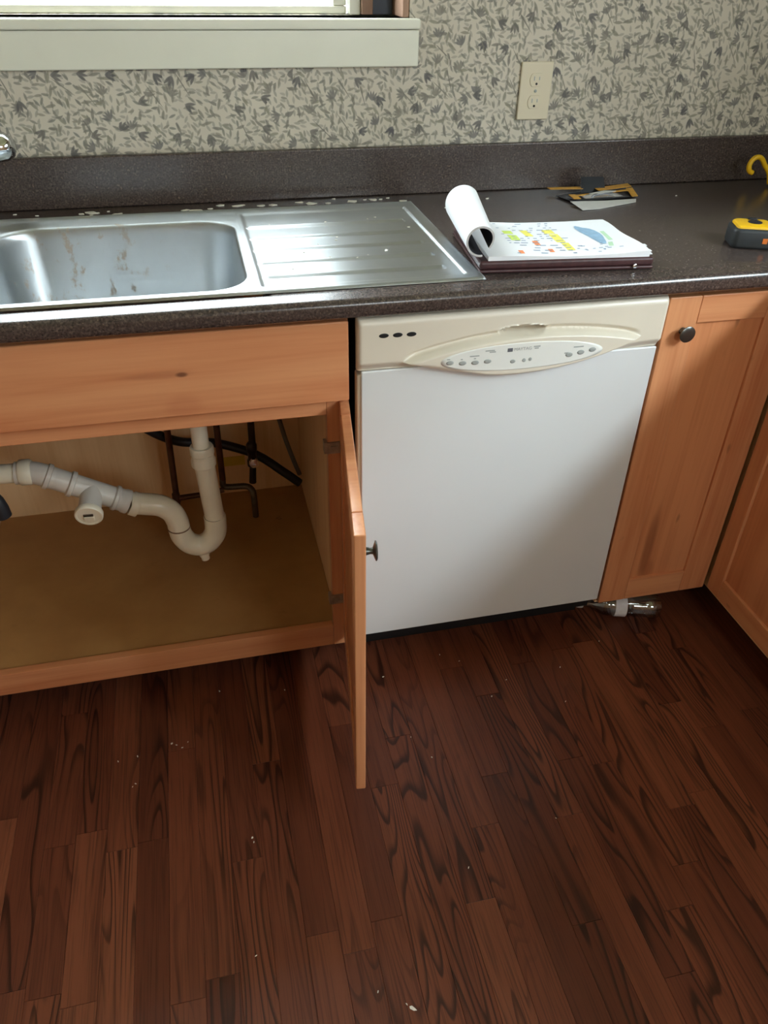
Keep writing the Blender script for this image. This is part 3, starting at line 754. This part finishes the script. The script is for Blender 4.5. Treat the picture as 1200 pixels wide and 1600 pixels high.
# ------------------------------------------------------------------ notepad on a leather portfolio
NO = Vector((.236, .028, ZC+.0006)); na = math.radians(-5.6)
NM = Matrix.Translation(NO) @ Matrix.Rotation(na, 4, 'Z')
nb = tag(empty('notepad', tuple(NM @ Vector((.16, .11, 0)))), 'open white notepad with rolled pages on a burgundy leather folder', 'notepad')
def soft(x0, x1, y0, y1, z0, z1, n=10):
    return boxv(x0, x1, y0, y1, z0, z1)
mesh_obj('folder_cover', *xf(boxv(-.004, .322, -.004, .232, 0, .006), NM), LEATHER, nb, bevel=.0025, seg=3)
mesh_obj('folder_cover', *xf(boxv(-.0035, .3215, -.0035, .2315, .0058, .021), NM), LEATHER, nb, bevel=.005, seg=3)
def page_z(u, v): return .0015*math.sin(u*7+1)+.001*math.sin(v*5)+.0035*sst((u-.8)/.2)*(1-v)
def pg(u, v, z):
    s = .012+u*(.300-.010*v*sst((u-.5)/.5)+.003*math.sin(v*9)*sst((u-.8)/.2)); tt = .000+v*.216+.0015*math.sin(u*14)*(1 if v > .5 else 0)
    return tuple(NM @ Vector((s, tt, z+page_z(u, v)*sst(z/.03+.0))))
nu, nv = 40, 16
Vt, Ft = grid(lambda u, v: pg(u, v, .0275), nu, nv); Vb, Fb = grid(lambda u, v: tuple(NM @ Vector((.012+u*(.300-.010*v), v*.216, .0212))), nu, nv)
n0 = len(Vt); ring = [i for i in range(nu+1)]+[j*(nu+1)+nu for j in range(1, nv+1)]+[nv*(nu+1)+i for i in range(nu-1, -1, -1)]+[j*(nu+1) for j in range(nv-1, 0, -1)]
side = [(ring[i], ring[(i+1) % len(ring)], n0+ring[(i+1) % len(ring)], n0+ring[i]) for i in range(len(ring))]
pad = mesh_obj('page_stack', Vt+Vb, Ft+[tuple(i+n0 for i in q) for q in Fb]+side, PAGE, nb, smooth=True); sharp(pad, 40)
# rolled pages along the left binding edge
def roll(u, v, off):
    # u along the curl, v along the roll (0 near the viewer)
    R = .0265+.008*v-off; a = math.radians(-80-u*318); rr = R*(1-.22*sst((u-.72)/.28))
    cxr = -.004+.014*v; czr = .0290+.0265+.008*v
    return tuple(NM @ Vector((cxr+rr*1.0*math.cos(a), .000+v*.222, czr+rr*math.sin(a))))
Vo, Fo = grid(lambda u, v: roll(u, v, 0), 48, 8); Vi, Fi = grid(lambda u, v: roll(u, v, .0036), 48, 8)
n0 = len(Vo); nu, nv = 48, 8
ring = [i for i in range(nu+1)]+[j*(nu+1)+nu for j in range(1, nv+1)]+[nv*(nu+1)+i for i in range(nu-1, -1, -1)]+[j*(nu+1) for j in range(nv-1, 0, -1)]
side = [(ring[i], ring[(i+1) % len(ring)], n0+ring[(i+1) % len(ring)], n0+ring[i]) for i in range(len(ring))]
FF = Fo+[tuple(i+n0 for i in q) for q in Fi]+side
rl = mesh_obj('rolled_pages', Vo+Vi, FF, PAGE, nb, smooth=True, mats=[PAGEGREY, ROLLINNER], fmat=[0]*len(Fo)+[2]*len(Fi)+[1]*len(side)); sharp(rl, 40)
# writing, highlighter strokes and a blue sketch on the page
def mark(name, rects, mat, lift=.0004):
    V, F = [], []
    for (a, b, c, d, sk_) in rects:
        n = len(V)
        for (u, v) in ((a, c), (b, c), (b+sk_, d), (a+sk_, d)):
            q = Vector(pg(u, v, .0275)); V.append((q.x, q.y, q.z+lift))
        F.append((n, n+1, n+2, n+3))
    return mesh_obj(name, V, F, mat, pad)
INKB = plain('blue_grey_ink', (120, 140, 176), .6); INKBLUE = plain('blue_marker', (146, 180, 208), .6, 0, .12, 60)
HGREEN = plain('lime_highlighter', (214, 236, 110), .6); HYEL = plain('yellow_highlighter', (242, 232, 110), .6); HORG = plain('orange_highlighter', (246, 150, 96), .6)
random.seed(3)
rows = []
for v0 in [i/15 for i in range(1, 15)]:
    u = .19
    while u < .56:
        w = random.uniform(.012, .05)
        if random.random() < .62: rows.append((u, u+w, v0, v0+.014, 0))
        u += w+random.uniform(.008, .03)
for i in range(16):
    a = random.uniform(.58, .86); v0 = random.uniform(.05, .30); rows.append((a, a+random.uniform(.01, .03), v0, v0+.012, 0))
wr = mark('handwriting', rows, INKB, .0006); wr['kind'] = 'stuff'
for q in ([(.21, .27, .62, .72, 0), (.22, .28, .42, .58, 0)]): mark('highlighter_stroke', [q], HGREEN)
for q in ([(.34, .39, .55, .74, -.01), (.48, .55, .62, .74, 0), (.50, .56, .36, .60, 0), (.52, .57, .14, .34, 0)]): mark('highlighter_stroke', [q], HYEL)
for q in ([(.345, .38, .28, .40, 0), (.40, .43, .10, .18, 0), (.205, .235, .06, .14, 0)]): mark('highlighter_stroke', [q], HORG)
pts = []
V, F = [], []
for k in range(20):
    t = 2*PI*k/20; rr = 1+.18*math.sin(3*t+1)
    q = Vector(pg(.78+.055*rr*math.cos(t)-.02*math.sin(t), .56+.27*rr*math.sin(t), .0275)); V.append((q.x, q.y, q.z+.0007))
mesh_obj('blue_sketch', V, [tuple(range(20))], INKBLUE, pad)
PGREEN = plain('pale_green_marker', (190, 222, 190), .6)
for q in ((.84, .87, .35, .62, .02), (.80, .83, .20, .30, .02)): mark('marker_stroke', [q], PGREEN)
# torn strip of paper at the near right corner
for k in range(4):
    a = .285+.006*k; y = .010+.012*k
    mesh_obj('torn_strip', *xf(boxv(a, .322+.004*(k % 2), y, y+.010, .022+.0012*k, .0235+.0012*k), NM), PAGE, nb)
lathe('snap_button', [(.0045, 0), (.0045, .003), (.003, .004)], NM @ Vector((.285, -.0042, .0065)), (0, -1, 0), CHROME, nb, 12)

# ------------------------------------------------------------------ torn blister package by the backsplash
bp_ = tag(empty('blister_package', (.69, .47, ZC)), 'torn yellow and black packaging card lying by the backsplash', 'packaging')
def sheet(name, pts, t, mat, parent):
    V = [tuple(p) for p in pts]+[(p[0], p[1], p[2]+t) for p in pts]; n = len(pts)
    F = [tuple(range(n))[::-1], tuple(range(n, 2*n))]+[(i, (i+1) % n, n+(i+1) % n, n+i) for i in range(n)]
    return mesh_obj(name, V, F, mat, parent)
z = ZC
sheet('white_flap', [(.592, .440, z+.006), (.598, .384, z+.001), (.640, .388, z+.0005), (.752, .428, z+.001), (.762, .447, z+.003), (.680, .440, z+.004)], .0008, CARDWHITE, bp_)
sheet('black_card', [(.585, .505, z+.003), (.600, .448, z+.004), (.690, .446, z+.006), (.772, .462, z+.005), (.800, .540, z+.004), (.70, .545, z+.004)], .0008, CARDBLACK, bp_)
sheet('yellow_band', [(.578, .545, z+.012), (.580, .530, z+.0115), (.660, .520, z+.012), (.665, .538, z+.0125)], .0012, CARDYELLOW, bp_)
sheet('yellow_band', [(.690, .522, z+.012), (.690, .498, z+.012), (.786, .520, z+.013), (.790, .548, z+.013)], .0012, CARDYELLOW, bp_)
sheet('yellow_band', [(.612, .478, z+.009), (.614, .470, z+.009), (.765, .488, z+.012), (.766, .498, z+.012)], .0012, CARDYELLOW, bp_)
sheet('yellow_band', [(.752, .450, z+.008), (.768, .452, z+.008), (.786, .515, z+.011), (.768, .513, z+.011)], .0012, CARDYELLOW, bp_)
sheet('yellow_band', [(.606, .452, z+.008), (.624, .452, z+.008), (.622, .480, z+.010), (.606, .482, z+.010)], .0012, CARDYELLOW, bp_)
sheet('hang_tab', [(.655, .515, z+.002), (.715, .510, z+.002), (.716, .535, z+.034), (.660, .540, z+.034)], .001, CARDBLACK, bp_)
V, F = grid(lambda u, v: (.635+.10*u, .452+.032*v+.006*u, z+.008+.010*math.sin(PI*u)*math.sin(PI*v)), 8, 5)
mesh_obj('clear_blister', V, F, FILM, bp_, smooth=True)
sheet('white_scrap', [(.648, .462, z+.016), (.668, .456, z+.017), (.716, .466, z+.017), (.722, .474, z+.016), (.690, .474, z+.018)], .0008, CARDWHITE, bp_)

# ------------------------------------------------------------------ tape measure
TM0 = Vector((.822, .096, ZC+.0003)); TMM = Matrix.Translation(TM0) @ Matrix.Rotation(math.radians(-22), 4, 'Z')
tp = tag(empty('tape_measure', tuple(TM0)), 'black and yellow tape measure on the counter at right edge', 'tape measure')
def dshape(r, ins=0):
    pts = []
    for (cx, cy, rad, a0, a1) in ((.018, .014, .022, 0, 90), (-.018, .014, .022, 90, 180), (-.026, -.022, .012, 180, 270), (.026, -.022, .012, 270, 360)):
        for k in range(7):
            t = math.radians(a0+(a1-a0)*k/6); pts.append((cx+(rad-ins)*math.cos(t), cy+(rad-ins)*math.sin(t)))
    return pts
def loft(levels):
    V, F = [], []; n = None
    for (ins, z) in levels:
        P = dshape(1, ins); n = len(P); V += [tuple(TMM @ Vector((a*1.06, b*1.06, z))) for a, b in P]
    for i in range(len(levels)-1):
        for k in range(n): F.append((i*n+k, i*n+(k+1) % n, (i+1)*n+(k+1) % n, (i+1)*n+k))
    F += [tuple(range(n))[::-1], tuple((len(levels)-1)*n+k for k in range(n))]
    return V, F
o = mesh_obj('shell', *loft([(.004, 0), (.001, .002), (0, .006), (0, .030), (.001, .034), (.004, .0365)]), TAPEGREY, tp, smooth=True); sharp(o, 50)
o = mesh_obj('yellow_face', *loft([(.0062, .036), (.0062, .0385), (.0075, .0405), (.0095, .0415)]), YELLOW, tp, smooth=True); sharp(o, 50)
lathe('black_badge', [(.0135, 0), (.0135, .0012), (.012, .0018)], TMM @ Vector((.004, .004, .0413)), (0, 0, 1), CARDBLACK, tp, 20)
mesh_obj('lock_button', *xf(boxv(-.006, .012, .020, .030, .0405, .0445), TMM), CARDBLACK, tp, bevel=.0012)
mesh_obj('orange_tag', *xf(boxv(.016, .025, -.0370, -.0355, .012, .022), TMM), ORANGE, tp)

# yellow hook leaning on the backsplash in the corner
HY = .52
hk = tag(tube('utility_hook', [(1.110, HY, .948), (1.100, HY, .953), (1.096, HY, .966), (1.102, HY, .979), (1.114, HY, .984), (1.127, HY, .979), (1.139, HY, .965), (1.150, HY, .955), (1.156, HY-.004, .944), (1.158, HY-.008, .932), (1.158, HY-.012, .9225)], .0060, YELLOW, None, 14, 6), 'bright yellow plastic hook standing in the counter corner at right', 'hook')

# ------------------------------------------------------------------ water bottle on the floor under the narrow cabinet
bo = Vector((.600, .050, .0315)); be = Vector((.792, -.006, .0315)); bx = (be-bo).normalized()
wb = tag(empty('water_bottle', (.70, .02, 0)), 'clear crumpled plastic water bottle lying on the floor by the toe kick', 'bottle')
lathe('bottle_body', [(.011, 0), (.011, .016), (.013, .020), (.022, .038), (.029, .055), (.0305, .064), (.0285, .070), (.0305, .078), (.0305, .108), (.0285, .113), (.0308, .118), (.0285, .125), (.0308, .132), (.0285, .139), (.0308, .146), (.0285, .153), (.0308, .160), (.0312, .180), (.028, .192), (.020, .196), (.012, .192)], bo, bx, PET, wb, 24)
lathe('bottle_label', [(.0309, 0), (.0311, .001), (.0311, .028), (.0309, .029)], bo+bx*.079, bx, plain('white_bottle_label', (222, 222, 226), .5, 0, .1, 60), wb, 24)
lathe('bottle_cap', [(.0135, 0), (.014, .002), (.014, .014), (.0125, .0155)], bo-bx*.014, bx, CARDWHITE, wb, 18)

# ------------------------------------------------------------------ paint flakes
def flake(name, x, y, z, s, rot, asp):
    n = random.randint(5, 7); pts = []
    for k in range(n):
        t = 2*PI*k/n+random.uniform(-.3, .3); r = s*random.uniform(.6, 1.0)
        a, b = r*math.cos(t), r*asp*math.sin(t); pts.append((x+a*math.cos(rot)-b*math.sin(rot), y+a*math.sin(rot)+b*math.cos(rot)))
    tilt = random.uniform(0, .0012)
    return mesh_obj(name, *prismv(pts, lambda a, b: (a, b, z), lambda a, b: (a, b, z+.0006+tilt*(a-x+s)/(2*s))), CHIP)
random.seed(11)
for k in range(34):
    x = random.choice([random.uniform(-.68, -.3), random.uniform(-.3, .25), random.uniform(-.1, .22)]); y = random.uniform(.5205, .578)
    tag(flake('paint_flake', x, y, ZC+.0002, random.choice([.005, .006, .009, .013, .017]), random.uniform(-.4, .4), random.uniform(.4, .8)), 'small white paint flake on the counter strip behind the sink', 'flake', 'flakes behind the sink')
for k in range(16):
    x = random.uniform(-.12, .20); y = random.uniform(.05, .47); z = drain_fn((x-DXm)/(DX1-DXm), (y-DY0)/(DY1-DY0))[2]
    tag(flake('paint_flake', x, y, z+.0003, random.choice([.003, .004, .005, .008]), random.uniform(0, 3), random.uniform(.4, .8)), 'small white paint flake on the steel drainboard', 'flake', 'flakes on the drainboard')
for (x, y, s) in ((.33, .53, .005), (.42, .52, .006), (.30, .46, .003), (.88, .47, .004), (.28, .30, .003), (.36, .56, .003)):
    tag(flake('paint_flake', x, y, ZC+.0002, s, random.uniform(0, 3), .6), 'small white paint flake on the counter between sink and packaging', 'flake', 'flakes on the open counter')
FLK = ((-.326, -.022, .003), (-.434, -.147, .004), (-.424, -.153, .0025), (-.412, -.162, .003), (-.504, -.165, .003), (-.506, -.232, .0035), (-.512, -.238, .002), (-.543, -.169, .003), (-.40, -.15, .002), (-.286, -.402, .003), (-.284, -.412, .0025), (-.18, -.05, .0025), (.05, -.06, .003), (.20, -.02, .003), (.24, -.05, .0025), (.33, -.13, .003), (.28, -.17, .003), (.47, -.12, .003), (.60, -.06, .003), (.44, -.22, .003), (.07, -.24, .0025), (.10, -.55, .003), (.10, -.30, .0025), (-.062, -.756, .008), (-.070, -.748, .003), (-.111, -.72, .003), (-.30, -.62, .003), (.30, -.49, .002))
for (x, y, s) in FLK:
    tag(flake('paint_flake', x, y, .0004, s, random.uniform(0, 3), random.uniform(.35, .7)), 'tiny pale paint flake on the dark wood floor', 'flake', 'flakes on the floor')
